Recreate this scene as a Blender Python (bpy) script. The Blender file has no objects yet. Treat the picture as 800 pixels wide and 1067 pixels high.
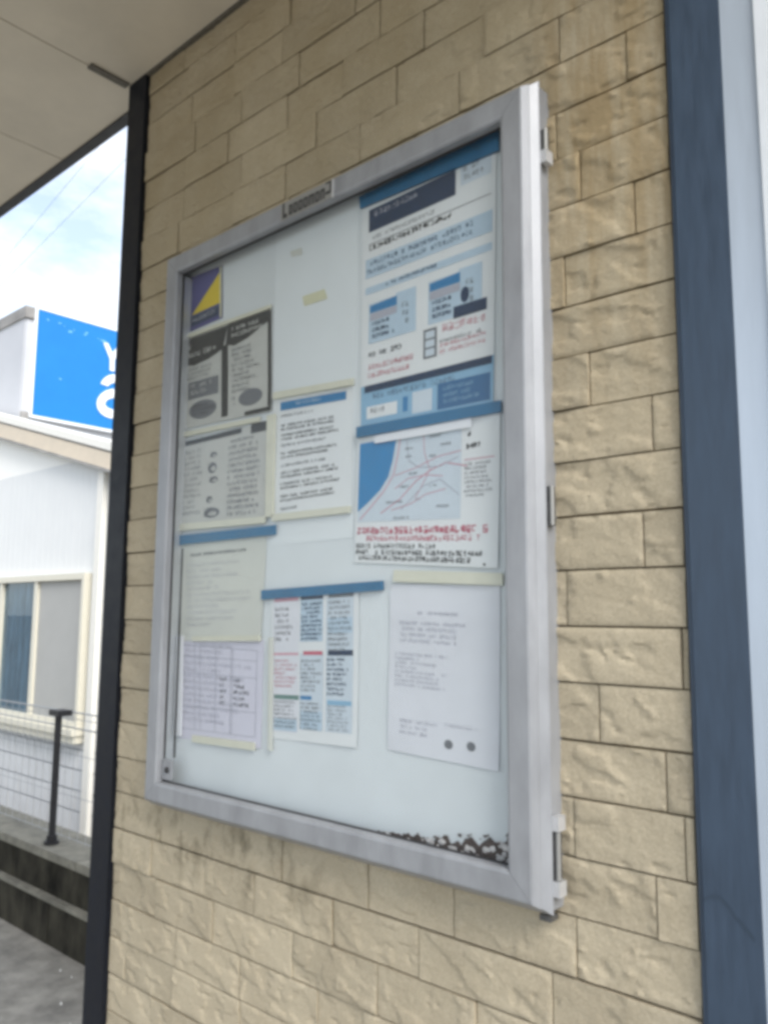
import bpy, bmesh, math, random
from mathutils import Vector, Matrix, noise
S = bpy.context.scene
C = S.collection

# ---------------------------------------------------------------- camera
RIGHT = Vector((0.744225, 0.667883, 0.007862))
DOWN = Vector((-0.078775, 0.099455, -0.991919))
FWD = Vector((-0.663267, 0.737592, 0.126629))
CAM = Vector((0.0, -1.06, 1.45))
F_PX = 858.04
cd = bpy.data.cameras.new('camera')
cam = bpy.data.objects.new('camera', cd)
C.objects.link(cam)
m = Matrix((RIGHT, -DOWN, -FWD)).transposed().to_4x4()
m.translation = CAM
cam.matrix_world = m
cd.sensor_fit = 'VERTICAL'
cd.sensor_height = 24.0
cd.lens = F_PX / 1067.0 * 24.0
cd.clip_start = 0.02
cd.clip_end = 3000
S.camera = cam

# ---------------------------------------------------------------- light and exposure
SUN_DIR = Vector((0.72, -0.30, 0.62)).normalized()      # towards the sun
S.view_settings.view_transform = 'Standard'
S.view_settings.look = 'None'
S.view_settings.exposure = 1.31
S.view_settings.gamma = 1.0
try:
    S.cycles.pixel_filter_type = 'BLACKMAN_HARRIS'
    S.cycles.filter_width = 3.8
    S.cycles.max_bounces = 8
    S.cycles.diffuse_bounces = 5
    S.cycles.use_denoising = True
except Exception:
    pass
W = bpy.data.worlds.new('World')
S.world = W
W.use_nodes = True
nt = W.node_tree
nt.nodes.clear()
N = nt.nodes.new
out = N('ShaderNodeOutputWorld')
bg = N('ShaderNodeBackground'); bg.inputs['Strength'].default_value = 0.12
sky = N('ShaderNodeTexSky'); sky.sky_type = 'NISHITA'; sky.sun_disc = False
sky.sun_elevation = math.asin(SUN_DIR.z)
sky.sun_rotation = math.atan2(SUN_DIR.x, SUN_DIR.y)
tc = N('ShaderNodeTexCoord')
mp = N('ShaderNodeMapping'); mp.inputs['Scale'].default_value = (1.6, 1.6, 3.6)
nz = N('ShaderNodeTexNoise'); nz.inputs['Scale'].default_value = 2.6; nz.inputs['Detail'].default_value = 7; nz.inputs['Roughness'].default_value = 0.62
rp = N('ShaderNodeValToRGB'); rp.color_ramp.elements[0].position = 0.36; rp.color_ramp.elements[1].position = 0.64
rp.color_ramp.elements[0].color = (0.3, 0.3, 0.3, 1); rp.color_ramp.elements[1].color = (1, 1, 1, 1)
mx = N('ShaderNodeMixRGB'); mx.inputs['Color2'].default_value = (4.7, 4.9, 5.15, 1)
L = nt.links.new
L(tc.outputs['Generated'], mp.inputs['Vector']); L(mp.outputs['Vector'], nz.inputs['Vector'])
L(nz.outputs['Fac'], rp.inputs['Fac']); L(rp.outputs['Color'], mx.inputs['Fac'])
L(sky.outputs['Color'], mx.inputs['Color1']); L(mx.outputs['Color'], bg.inputs['Color'])
L(bg.outputs['Background'], out.inputs['Surface'])
sd = bpy.data.lights.new('sun', 'SUN'); sd.energy = 1.4; sd.angle = math.radians(32); sd.color = (1.0, 0.96, 0.9)
so = bpy.data.objects.new('sun', sd); C.objects.link(so)
so.rotation_euler = SUN_DIR.to_track_quat('Z', 'Y').to_euler()

# ---------------------------------------------------------------- helpers
def at(u, v, y):
    """photo pixel -> point on the plane y = const"""
    d = RIGHT * ((u - 400) / F_PX) + DOWN * ((v - 533.5) / F_PX) + FWD
    return CAM + d * ((y - CAM.y) / d.y)

def tag(o, label=None, cat=None, group=None, kind=None):
    if label: o['label'] = label
    if cat: o['category'] = cat
    if group: o['group'] = group
    if kind: o['kind'] = kind
    return o

def empty(name, loc, label=None, cat=None, group=None):
    o = bpy.data.objects.new(name, None); o.location = loc; o.empty_display_size = 0.05
    C.objects.link(o)
    return tag(o, label, cat, group)

def link(name, me, mat, parent=None, loc=None, smooth=False):
    o = bpy.data.objects.new(name, me)
    C.objects.link(o)
    if mat is not None: me.materials.append(mat)
    if smooth:
        for p in me.polygons: p.use_smooth = True
    if loc is not None: o.location = loc
    if parent is not None:
        o.parent = parent
    return o

def world_obj(name, bm, mat, parent=None, smooth=False, bevel=0.0, seg=2, kind=None):
    """bm holds world coordinates; origin is moved to the base centre of the mesh"""
    if bevel:
        bmesh.ops.bevel(bm, geom=[e for e in bm.edges if e.is_manifold and e.calc_face_angle(0) > 0.5], offset=bevel,
                        segments=seg, profile=0.6, affect='EDGES', clamp_overlap=True)
    bmesh.ops.recalc_face_normals(bm, faces=bm.faces)
    vs = [v.co for v in bm.verts]
    lo = Vector((min(v.x for v in vs), min(v.y for v in vs), min(v.z for v in vs)))
    hi = Vector((max(v.x for v in vs), max(v.y for v in vs), max(v.z for v in vs)))
    o0 = Vector(((lo.x + hi.x) / 2, (lo.y + hi.y) / 2, lo.z))
    bmesh.ops.translate(bm, verts=bm.verts, vec=-o0)
    me = bpy.data.meshes.new(name); bm.to_mesh(me); bm.free()
    o = link(name, me, mat, parent, None, smooth)
    o.location = o0 - (wloc(parent) if parent else Vector())
    if kind: o['kind'] = kind
    return o

def wloc(o):
    p = Vector(o.location)
    while o.parent:
        o = o.parent; p += Vector(o.location)
    return p

def box(bm, x0, x1, y0, y1, z0, z1):
    vs = [bm.verts.new((x, y, z)) for z in (z0, z1) for y in (y0, y1) for x in (x0, x1)]
    for f in ((0, 1, 3, 2), (4, 6, 7, 5), (0, 4, 5, 1), (1, 5, 7, 3), (3, 7, 6, 2), (2, 6, 4, 0)):
        bm.faces.new([vs[i] for i in f])
    return vs

def boxo(name, x0, x1, y0, y1, z0, z1, mat, parent=None, bevel=0.0, kind=None):
    bm = bmesh.new(); box(bm, x0, x1, y0, y1, z0, z1)
    return world_obj(name, bm, mat, parent, bevel=bevel, kind=kind)

def prism(bm, pts, y0, y1):
    """polygon pts (x, z) extruded between y0 and y1"""
    a = [bm.verts.new((x, y0, z)) for x, z in pts]; b = [bm.verts.new((x, y1, z)) for x, z in pts]
    bm.faces.new(a); bm.faces.new(b[::-1])
    n = len(pts)
    for i in range(n):
        bm.faces.new((a[i], b[i], b[(i + 1) % n], a[(i + 1) % n]))

def tube(bm, p, q, r, n=8):
    p = Vector(p); q = Vector(q); d = (q - p).normalized()
    a = d.orthogonal().normalized(); b = d.cross(a)
    r1 = [bm.verts.new(p + (a * math.cos(t) + b * math.sin(t)) * r) for t in [2 * math.pi * i / n for i in range(n)]]
    r2 = [bm.verts.new(q + (a * math.cos(t) + b * math.sin(t)) * r) for t in [2 * math.pi * i / n for i in range(n)]]
    for i in range(n): bm.faces.new((r1[i], r1[(i + 1) % n], r2[(i + 1) % n], r2[i]))
    bm.faces.new(r1[::-1]); bm.faces.new(r2)

# ---------------------------------------------------------------- materials
def mat(name, col, rough=0.7, metal=0.0, var=0.0, vscale=20.0, bump=0.0, bscale=200.0, spec=0.5, stretch=(1, 1, 1), emit=None):
    m = bpy.data.materials.new(name); m.use_nodes = True
    t = m.node_tree; b = t.nodes['Principled BSDF']
    b.inputs['Base Color'].default_value = (*col, 1); b.inputs['Roughness'].default_value = rough
    b.inputs['Metallic'].default_value = metal; b.inputs['Specular IOR Level'].default_value = spec
    geo = t.nodes.new('ShaderNodeNewGeometry')
    mpn = t.nodes.new('ShaderNodeMapping'); mpn.inputs['Scale'].default_value = stretch
    t.links.new(geo.outputs['Position'], mpn.inputs['Vector'])
    if var:
        n = t.nodes.new('ShaderNodeTexNoise'); n.inputs['Scale'].default_value = vscale; n.inputs['Detail'].default_value = 6
        n.inputs['Roughness'].default_value = 0.65
        t.links.new(mpn.outputs['Vector'], n.inputs['Vector'])
        r = t.nodes.new('ShaderNodeMapRange'); r.inputs['From Min'].default_value = 0.3; r.inputs['From Max'].default_value = 0.7
        r.inputs['To Min'].default_value = 1 - var; r.inputs['To Max'].default_value = 1 + var
        t.links.new(n.outputs['Fac'], r.inputs['Value'])
        h = t.nodes.new('ShaderNodeVectorMath'); h.operation = 'SCALE'; h.inputs[0].default_value = col
        t.links.new(r.outputs['Result'], h.inputs['Scale'])
        t.links.new(h.outputs['Vector'], b.inputs['Base Color'])
        rr = t.nodes.new('ShaderNodeMapRange'); rr.inputs['From Min'].default_value = 0.3; rr.inputs['From Max'].default_value = 0.7
        rr.inputs['To Min'].default_value = max(0.05, rough - 0.08); rr.inputs['To Max'].default_value = min(1, rough + 0.08)
        t.links.new(n.outputs['Fac'], rr.inputs['Value']); t.links.new(rr.outputs['Result'], b.inputs['Roughness'])
    if bump:
        n2 = t.nodes.new('ShaderNodeTexNoise'); n2.inputs['Scale'].default_value = bscale; n2.inputs['Detail'].default_value = 5
        t.links.new(mpn.outputs['Vector'], n2.inputs['Vector'])
        bn = t.nodes.new('ShaderNodeBump'); bn.inputs['Strength'].default_value = bump; bn.inputs['Distance'].default_value = 0.003
        t.links.new(n2.outputs['Fac'], bn.inputs['Height']); t.links.new(bn.outputs['Normal'], b.inputs['Normal'])
    return m

def brick_material():
    m = bpy.data.materials.new('split_face_stone'); m.use_nodes = True
    t = m.node_tree; b = t.nodes['Principled BSDF']; b.inputs['Roughness'].default_value = 0.82
    b.inputs['Specular IOR Level'].default_value = 0.3
    nn = t.nodes.new; lk = t.links.new
    geo = nn('ShaderNodeNewGeometry'); oi = nn('ShaderNodeObjectInfo')
    def noise_n(scale, detail, stretch=(1, 1, 1), rough=0.6):
        mp_ = nn('ShaderNodeMapping'); mp_.inputs['Scale'].default_value = stretch; lk(geo.outputs['Position'], mp_.inputs['Vector'])
        n = nn('ShaderNodeTexNoise'); n.inputs['Scale'].default_value = scale; n.inputs['Detail'].default_value = detail
        n.inputs['Roughness'].default_value = rough; lk(mp_.outputs['Vector'], n.inputs['Vector']); return n
    def ramp(src, p0, p1, c0=(0, 0, 0, 1), c1=(1, 1, 1, 1)):
        r = nn('ShaderNodeValToRGB'); r.color_ramp.elements[0].position = p0; r.color_ramp.elements[1].position = p1
        r.color_ramp.elements[0].color = c0; r.color_ramp.elements[1].color = c1; lk(src, r.inputs['Fac']); return r
    def mix(fac, a, c, blend='MIX'):
        x = nn('ShaderNodeMixRGB'); x.blend_type = blend
        if hasattr(fac, 'links'): lk(fac, x.inputs['Fac'])
        else: x.inputs['Fac'].default_value = fac
        for s, k in ((a, 'Color1'), (c, 'Color2')):
            if hasattr(s, 'links'): lk(s, x.inputs[k])
            else: x.inputs[k].default_value = s
        return x.outputs['Color']
    def math_n(op, a, c):
        x = nn('ShaderNodeMath'); x.operation = op
        for i, s in enumerate((a, c)):
            if hasattr(s, 'links'): lk(s, x.inputs[i])
            else: x.inputs[i].default_value = s
        return x.outputs[0]
    base = ramp(noise_n(9, 6).outputs['Fac'], 0.3, 0.7, (0.43, 0.372, 0.272, 1), (0.50, 0.44, 0.328, 1)).outputs['Color']
    # each stone a slightly different tone
    tone = nn('ShaderNodeMapRange'); tone.inputs['To Min'].default_value = 0.90; tone.inputs['To Max'].default_value = 1.07
    lk(oi.outputs['Random'], tone.inputs['Value'])
    sc = nn('ShaderNodeVectorMath'); sc.operation = 'SCALE'; lk(base, sc.inputs[0]); lk(tone.outputs['Result'], sc.inputs['Scale'])
    col = sc.outputs['Vector']
    grain = ramp(noise_n(260, 4).outputs['Fac'], 0.35, 0.7, (0.86, 0.85, 0.83, 1), (1.05, 1.05, 1.05, 1)).outputs['Color']
    col = mix(1.0, col, grain, 'MULTIPLY')
    # rusty brown run-off streaks high up on the strip beside the frame
    sep = nn('ShaderNodeSeparateXYZ'); lk(geo.outputs['Position'], sep.inputs['Vector'])
    streak = ramp(noise_n(13, 5, (2.2, 1, 0.30)).outputs['Fac'], 0.38, 0.58).outputs['Color']
    def rng(src, a, c):
        r = nn('ShaderNodeMapRange'); r.inputs['From Min'].default_value = a; r.inputs['From Max'].default_value = c
        r.interpolation_type = 'SMOOTHSTEP'; lk(src, r.inputs['Value']); return r.outputs['Result']
    hi = math_n('MULTIPLY', rng(sep.outputs['Z'], 1.62, 2.2), rng(sep.outputs['X'], -0.68, -0.57))
    f1 = math_n('MULTIPLY', math_n('MULTIPLY', streak, hi), 0.62)
    col = mix(f1, col, (0.25, 0.165, 0.065, 1))
    # patchy darker yellow-brown tone, stronger towards the top of the wall
    upper_tone = math_n('MULTIPLY', rng(sep.outputs['Z'], 1.35, 2.6), ramp(noise_n(5, 5).outputs['Fac'], 0.2, 0.75).outputs['Color'])
    col = mix(math_n('MULTIPLY', upper_tone, 0.6), col, (0.31, 0.245, 0.135, 1))
    # dark mildew below the frame's lower left
    mil = math_n('MULTIPLY', math_n('MULTIPLY', math_n('MULTIPLY', rng(sep.outputs['Z'], 1.10, 1.0), rng(sep.outputs['Z'], 0.82, 1.02)), rng(sep.outputs['X'], -0.95, -1.25)),
                 ramp(noise_n(22, 7, (1, 1, 0.55)).outputs['Fac'], 0.5, 0.68).outputs['Color'])
    col = mix(math_n('MULTIPLY', mil, 0.8), col, (0.10, 0.085, 0.05, 1))
    lk(col, b.inputs['Base Color'])
    n1 = noise_n(70, 6); n2 = noise_n(380, 3)
    hgt = math_n('ADD', n1.outputs['Fac'], math_n('MULTIPLY', n2.outputs['Fac'], 0.3))
    bp = nn('ShaderNodeBump'); bp.inputs['Strength'].default_value = 0.6; bp.inputs['Distance'].default_value = 0.004
    lk(hgt, bp.inputs['Height']); lk(bp.outputs['Normal'], b.inputs['Normal'])
    return m

def glass_material(name, tint, refl_rough=0.02, f0=0.04, haze=None):
    m = bpy.data.materials.new(name); m.use_nodes = True; t = m.node_tree; t.nodes.clear()
    o = t.nodes.new('ShaderNodeOutputMaterial'); tr = t.nodes.new('ShaderNodeBsdfTransparent'); gl = t.nodes.new('ShaderNodeBsdfGlossy')
    tr.inputs['Color'].default_value = (*tint, 1); gl.inputs['Roughness'].default_value = refl_rough
    gg = t.nodes.new('ShaderNodeNewGeometry'); dt = t.nodes.new('ShaderNodeVectorMath'); dt.operation = 'DOT_PRODUCT'
    t.links.new(gg.outputs['Incoming'], dt.inputs[0]); t.links.new(gg.outputs['Normal'], dt.inputs[1])
    ab = t.nodes.new('ShaderNodeMath'); ab.operation = 'ABSOLUTE'; t.links.new(dt.outputs['Value'], ab.inputs[0])
    om = t.nodes.new('ShaderNodeMath'); om.operation = 'SUBTRACT'; om.inputs[0].default_value = 1.0; t.links.new(ab.outputs[0], om.inputs[1])
    pw = t.nodes.new('ShaderNodeMath'); pw.operation = 'POWER'; pw.inputs[1].default_value = 5; t.links.new(om.outputs[0], pw.inputs[0])
    fr = t.nodes.new('ShaderNodeMath'); fr.operation = 'MULTIPLY_ADD'; fr.inputs[1].default_value = 0.96; fr.inputs[2].default_value = f0; t.links.new(pw.outputs[0], fr.inputs[0])
    mxs = t.nodes.new('ShaderNodeMixShader')
    t.links.new(fr.outputs[0], mxs.inputs[0]); t.links.new(tr.outputs[0], mxs.inputs[1]); t.links.new(gl.outputs[0], mxs.inputs[2])
    last = mxs
    if haze:
        df = t.nodes.new('ShaderNodeBsdfDiffuse'); df.inputs['Color'].default_value = (0.8, 0.8, 0.8, 1)
        n = t.nodes.new('ShaderNodeTexNoise'); n.inputs['Scale'].default_value = 6; n.inputs['Detail'].default_value = 6
        g = t.nodes.new('ShaderNodeNewGeometry'); t.links.new(g.outputs['Position'], n.inputs['Vector'])
        r = t.nodes.new('ShaderNodeMapRange'); r.inputs['To Min'].default_value = haze * 0.5; r.inputs['To Max'].default_value = haze * 1.6
        t.links.new(n.outputs['Fac'], r.inputs['Value'])
        m2 = t.nodes.new('ShaderNodeMixShader')
        t.links.new(r.outputs['Result'], m2.inputs[0]); t.links.new(mxs.outputs[0], m2.inputs[1]); t.links.new(df.outputs[0], m2.inputs[2]); last = m2
    t.links.new(last.outputs[0], o.inputs['Surface'])
    return m

M = {}
M['stone'] = brick_material()
M['mortar'] = mat('mortar', (0.20, 0.16, 0.10), 0.9, var=0.25, vscale=60, bump=0.4)
M['alu'] = mat('anodised_aluminium', (0.30, 0.312, 0.335), 0.42, 0.2, var=0.16, vscale=18, bump=0.06, bscale=500, stretch=(1, 1, 0.35))
M['alu_bright'] = mat('polished_aluminium', (0.62, 0.63, 0.65), 0.38, 0.45, var=0.06, vscale=20)
M['hinge_dark'] = mat('hinge_steel', (0.12, 0.12, 0.12), 0.5, 0.6, var=0.3, vscale=120)
M['black'] = mat('black_paint', (0.012, 0.012, 0.015), 0.45, var=0.3, vscale=40)
M['gasket'] = mat('gasket_shadow_black', (0.03, 0.03, 0.032), 0.7)  # gasket black, also colours the painted shadow gap
M['board'] = mat('backing_board', (0.66, 0.685, 0.70), 0.55, var=0.035, vscale=7)
M['sheet_white'] = mat('blank_sheet', (0.71, 0.735, 0.75), 0.6, var=0.02, vscale=9)
M['navy_post'] = mat('dark_navy_paint', (0.008, 0.010, 0.016), 0.5, spec=0.25, var=0.25, vscale=30, bump=0.05)
M['blue_post'] = mat('blue_grey_paint', (0.038, 0.062, 0.100), 0.45, var=0.16, vscale=16, bump=0.12, bscale=60, stretch=(5, 5, 0.7))
M['door_alu'] = mat('pale_blue_aluminium', (0.48, 0.55, 0.645), 0.38, 0.25, var=0.07, vscale=10, stretch=(4, 4, 0.4))
M['white_alu'] = mat('white_aluminium', (0.75, 0.79, 0.84), 0.4, 0.1, var=0.03)
M['ceil'] = mat('ceiling_panel_paint', (0.67, 0.615, 0.51), 0.75, var=0.07, vscale=5, bump=0.08, bscale=90)
M['ceil_gap'] = mat('ceiling_gap', (0.05, 0.047, 0.04), 0.9)
M['trim_dark'] = mat('dark_trim', (0.02, 0.021, 0.024), 0.5, var=0.15)
M['bracket'] = mat('stained_bracket', (0.12, 0.11, 0.09), 0.7, var=0.4, vscale=90)
M['ground'] = mat('worn_concrete', (0.26, 0.245, 0.215), 0.9, var=0.42, vscale=8, bump=0.4, bscale=80)
M['speck'] = mat('white_chip', (0.7, 0.7, 0.68), 0.7)
M['mossy'] = mat('mossy_concrete', (0.036, 0.033, 0.025), 0.95, var=0.85, vscale=8, spec=0.15, bump=0.6, bscale=60, stretch=(1, 1, 0.5))
M['ledge'] = mat('weathered_coping', (0.20, 0.19, 0.155), 0.9, var=0.35, vscale=14, bump=0.4, bscale=60)
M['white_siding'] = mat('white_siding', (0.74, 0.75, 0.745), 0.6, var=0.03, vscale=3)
M['upper_pale'] = mat('pale_upper_facade', (0.93, 0.92, 0.88), 0.6, var=0.02, vscale=3)
M['tile'] = mat('glazed_wall_tile', (0.68, 0.69, 0.70), 0.45, var=0.05, vscale=8)
M['cream'] = mat('cream_paint', (0.68, 0.65, 0.55), 0.5, var=0.03)
M['soffit'] = mat('beige_fascia', (0.66, 0.57, 0.45), 0.6, var=0.06, vscale=8)
M['fascia'] = mat('white_fascia', (0.8, 0.78, 0.72), 0.55, var=0.03)
M['rooftop'] = mat('roof_sheet', (0.30, 0.29, 0.27), 0.6, var=0.15)
M['shutter'] = mat('grey_insect_screen', (0.40, 0.40, 0.385), 0.7, var=0.05, vscale=4)
M['curtain'] = mat('blue_curtain', (0.20, 0.28, 0.34), 0.8, var=0.45, vscale=5, stretch=(6, 1, 0.6))
M['pane'] = glass_material('window_glass', (0.75, 0.82, 0.86))
M['acrylic'] = glass_material('acrylic_pane', (0.97, 0.985, 0.99), 0.05, f0=0.012, haze=0.012)
M['grey_panel'] = mat('grey_roof_panel', (0.50, 0.51, 0.54), 0.55, var=0.05, vscale=2)
M['panel_cap'] = mat('weathered_cap', (0.28, 0.27, 0.26), 0.7, var=0.3, vscale=4)
M['sign_blue'] = mat('sign_blue', (0.002, 0.19, 0.55), 0.4, var=0.05, vscale=3)
M['sign_white'] = mat('sign_white', (0.82, 0.85, 0.88), 0.5)
M['wire'] = mat('fence_wire', (0.40, 0.41, 0.42), 0.5, 0.2)
M['line'] = mat('power_cable', (0.06, 0.06, 0.065), 0.8)
# papers and print
M['p_white'] = mat('paper_white', (0.72, 0.73, 0.735), 0.6, var=0.02, vscale=9)
M['p_grey'] = mat('paper_grey', (0.51, 0.505, 0.475), 0.65, var=0.06, vscale=14)
M['p_cream'] = mat('paper_cream', (0.60, 0.60, 0.55), 0.65, var=0.035, vscale=9)
M['p_lav'] = mat('paper_lavender', (0.625, 0.605, 0.69), 0.65, var=0.04, vscale=7)
M['p_lilac'] = mat('paper_lilac', (0.675, 0.675, 0.715), 0.6, var=0.03, vscale=6)
M['p_blue'] = mat('print_pale_blue', (0.24, 0.42, 0.58), 0.6)
M['p_sky'] = mat('print_sky_blue', (0.45, 0.56, 0.66), 0.6, var=0.05, vscale=30)
M['p_mid'] = mat('print_mid_blue', (0.035, 0.19, 0.40), 0.55)
M['p_deep'] = mat('print_deep_blue', (0.02, 0.115, 0.26), 0.55)
M['p_navy'] = mat('print_navy', (0.018, 0.038, 0.085), 0.55, var=0.2, vscale=60)
M['p_black'] = mat('print_black', (0.035, 0.035, 0.035), 0.6, var=0.3, vscale=50)
M['p_ink'] = mat('print_grey_ink', (0.16, 0.165, 0.18), 0.6)
M['p_faint'] = mat('print_faint_ink', (0.40, 0.40, 0.46), 0.6)
M['p_red'] = mat('print_red', (0.52, 0.12, 0.17), 0.6)
M['p_pink'] = mat('print_pink', (0.60, 0.30, 0.36), 0.6)
M['p_green'] = mat('print_green', (0.12, 0.22, 0.20), 0.6)
M['p_sea'] = mat('print_sea_blue', (0.02, 0.20, 0.44), 0.55, var=0.06, vscale=40)
M['p_purple'] = mat('print_purple', (0.085, 0.085, 0.24), 0.55, var=0.1, vscale=40)
M['p_yellow'] = mat('print_yellow', (0.70, 0.52, 0.03), 0.55)
M['p_land'] = mat('print_pale_land', (0.56, 0.62, 0.68), 0.6, var=0.03, vscale=30)
M['bar_blue'] = mat('blue_magnet_plastic', (0.007, 0.125, 0.265), 0.45, var=0.12, vscale=30)
M['bar_cream'] = mat('cream_magnet_plastic', (0.64, 0.62, 0.51), 0.5, var=0.05, vscale=30)
M['bar_white'] = mat('white_plastic_strip', (0.76, 0.76, 0.79), 0.5)
M['tape'] = mat('old_tape_mark', (0.62, 0.60, 0.42), 0.7, var=0.08, vscale=80)
M['rot'] = mat('dark_rot', (0.075, 0.052, 0.045), 0.95, var=0.6, vscale=120, bump=0.8, bscale=300)
M['rot_pale'] = mat('pale_flake', (0.60, 0.56, 0.54), 0.9, var=0.3, vscale=100)
M['plate'] = mat('plate_grey', (0.30, 0.30, 0.29), 0.5, 0.3)

rnd = random.Random(7)

# ================================================================ ground
bm = bmesh.new()
n = 40
R = 900
xs = [-R, -200, -60, -20, -12, -8] + [-6 + 0.4 * i for i in range(20)] + [3, 6, 12, 40, 200, R]
ys = [-R, -200, -40, -12, -6] + [-4 + 0.4 * i for i in range(14)] + [2, 4, 10, 40, 200, R]
PLAT = 0.98; LOW = -0.9
ys = sorted(ys + [PLAT, PLAT + 0.01])
vv = [[bm.verts.new((x, y, LOW if y > PLAT + .005 else 0.006 * noise.noise(Vector((x * 1.3, y * 1.3, 0))) if abs(x) < 8 and abs(y) < 5 else 0)) for x in xs] for y in ys]
for j in range(len(ys) - 1):
    for i in range(len(xs) - 1):
        bm.faces.new((vv[j][i], vv[j][i + 1], vv[j + 1][i + 1], vv[j + 1][i]))
me = bpy.data.meshes.new('ground'); bm.to_mesh(me); bm.free()
tag(link('ground', me, M['ground'], smooth=True), kind='structure')
bm = bmesh.new()
for i in range(40):
    x = rnd.uniform(-4.0, -2.2); y = rnd.uniform(0.0, 0.78); s = rnd.uniform(0.003, 0.012)
    k = rnd.randint(5, 7); c = bm.verts.new((x, y, 0.006 + s * 0.5))
    ring = [bm.verts.new((x + s * math.cos(6.283 * a / k) * rnd.uniform(.7, 1.3), y + s * math.sin(6.283 * a / k) * rnd.uniform(.7, 1.3), -0.004)) for a in range(k)]
    for a in range(k): bm.faces.new((c, ring[a], ring[(a + 1) % k]))
world_obj('grit', bm, M['speck'], kind='stuff')
C.objects['grit']['label'] = 'pale stone chips scattered over the grey concrete ground'

# ================================================================ stone clad wall
WX0, WX1, ZTOP = -1.780, -0.425, 2.842
wall = empty('stone_wall', (-1.11, 0.1, 0), 'beige split-face stone clad wall carrying the notice board', 'wall')
boxo('wall_core', WX0, WX1, 0.010, 0.20, 0, ZTOP, M['mortar'], wall)
PITCH = 0.0789
known = {-7: [-1.255], -6: [-1.2, -0.973], -5: [-1.07, -0.865, -0.585], -4: [-1.385, -1.144, -0.931, -0.733, -0.50], -3: [-1.235, -1.02, -0.785, -0.592],
         -2: [-0.483], -1: [-0.601], 0: [-0.561], 1: [-0.478], 2: [-0.592], 3: [-0.66], 4: [-0.555], 5: [-0.463], 6: [-0.69], 7: [-0.48], 8: [-0.598], 9: [-0.434],
         10: [-0.553], 11: [-0.461], 12: [-0.438], 13: [-0.478], 14: [-1.42, -1.197, -0.803, -0.595], 15: [-1.624, -1.43, -1.273, -1.064, -0.873, -0.633],
         16: [-1.60, -1.398, -1.163, -0.958, -0.763], 17: [-1.73, -1.521, -1.31, -1.098, -0.989], 18: [-1.71, -1.53, -1.309], 19: [-1.603]}
def row_joints(k):
    r = random.Random(100 + k)
    js = sorted(known.get(k, [])); full = [WX0] + js + [WX1]; res = []
    for a, b in zip(full[:-1], full[1:]):
        d = b - a
        if d > 0.30:
            n_ = max(2, round(d / 0.195)); w = [r.uniform(0.78, 1.22) for _ in range(n_)]; t = sum(w); x = a
            for q in w[:-1]:
                x += d * q / t; res.append(x)
        if b != WX1: res.append(b)
    return [WX0] + res + [WX1]

def relief(x, z, seed):
    p = Vector((x * 7.5 + seed * 3.7, seed * 1.3, z * 12))
    f = noise.fractal(p, 0.9, 2.1, 5)
    d = noise.fractal(Vector(((x - z * 0.35) * 8 + seed * 5.1, seed, (x * 0.35 + z) * 18)), 0.8, 2.1, 4)
    q = (f + 0.8 * d) * 1.25 + 0.45
    st = math.floor(q); fr = q - st
    ter = st + min(1.0, max(0.0, (fr - 0.45) / 0.10))
    g = noise.fractal(p * 3.0, 0.8, 2.1, 3)
    return 0.0025 * ter + 0.0006 * d + 0.0009 * g

nb = 0
for k in range(-9, 22):
    zt = 2.15 - PITCH * k; zb = zt - PITCH
    if zt > ZTOP: zt = ZTOP
    if zb < 0.03: zb = 0.0
    js = row_joints(k)
    gap = (0.0013, 0.0022, 0.0015, 0.0032)[(k + 8) % 4]
    for a, b in zip(js[:-1], js[1:]):
        x0, x1 = a + 0.0010, b - 0.0014
        z0, z1 = zb + gap * 0.5, zt - gap
        if x1 - x0 < 0.004: continue
        seed = rnd.uniform(0, 50); proud = rnd.uniform(-0.0025, 0.0025)
        nx = max(4, min(60, int((x1 - x0) / 0.0042))); nzr = 20
        cx, cz = (x0 + x1) / 2, z0
        bm = bmesh.new(); g = []
        for j in range(nzr + 1):
            row = []
            for i in range(nx + 1):
                x = x0 + (x1 - x0) * i / nx; z = z0 + (z1 - z0) * j / nzr
                e = min(x - x0, x1 - x, z - z0, z1 - z)
                lim = min(1.0, 0.45 + e / 0.008)
                top_h = 0.0055 if (-1.60 < x < -0.60 and 1.03 < z < 2.28) else 0.016
                h = min(top_h, proud + max(-0.008, min(0.016, relief(x, z, seed))) * lim)
                row.append(bm.verts.new((x - cx, -h, z - cz)))
            g.append(row)
        for j in range(nzr):
            for i in range(nx): bm.faces.new((g[j][i], g[j][i + 1], g[j + 1][i + 1], g[j + 1][i]))
        ring = g[0][:] + [g[j][nx] for j in range(1, nzr + 1)] + g[nzr][:-1][::-1] + [g[j][0] for j in range(nzr - 1, 0, -1)]
        back = [bm.verts.new((v.co.x, 0.0115, v.co.z)) for v in ring]
        for i in range(len(ring)):
            bm.faces.new((ring[i], back[i], back[(i + 1) % len(ring)], ring[(i + 1) % len(ring)]))
        me = bpy.data.meshes.new('stone'); bm.to_mesh(me); bm.free()
        o = link('stone', me, M['stone'], wall, Vector((cx, 0, cz)) - wall.location)
        # sharp facets stay sharp, the faces between them are smooth
        for p in me.polygons: p.use_smooth = True
        me.set_sharp_from_angle(angle=math.radians(30))
        nb += 1
# the lowest courses, below the picture, in plain blocks
for k in range(22, 28):
    zt = 2.15 - PITCH * k; zb = max(0.0, zt - PITCH)
    if zt <= 0.01: continue
    bm = bmesh.new()
    js = row_joints(k)
    for a, b in zip(js[:-1], js[1:]): box(bm, a + 0.0016, b - 0.0022, -0.003, 0.0115, zb + 0.001, zt - 0.002)
    o = world_obj('lower_stones', bm, M['stone'], wall, kind='stuff')

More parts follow.
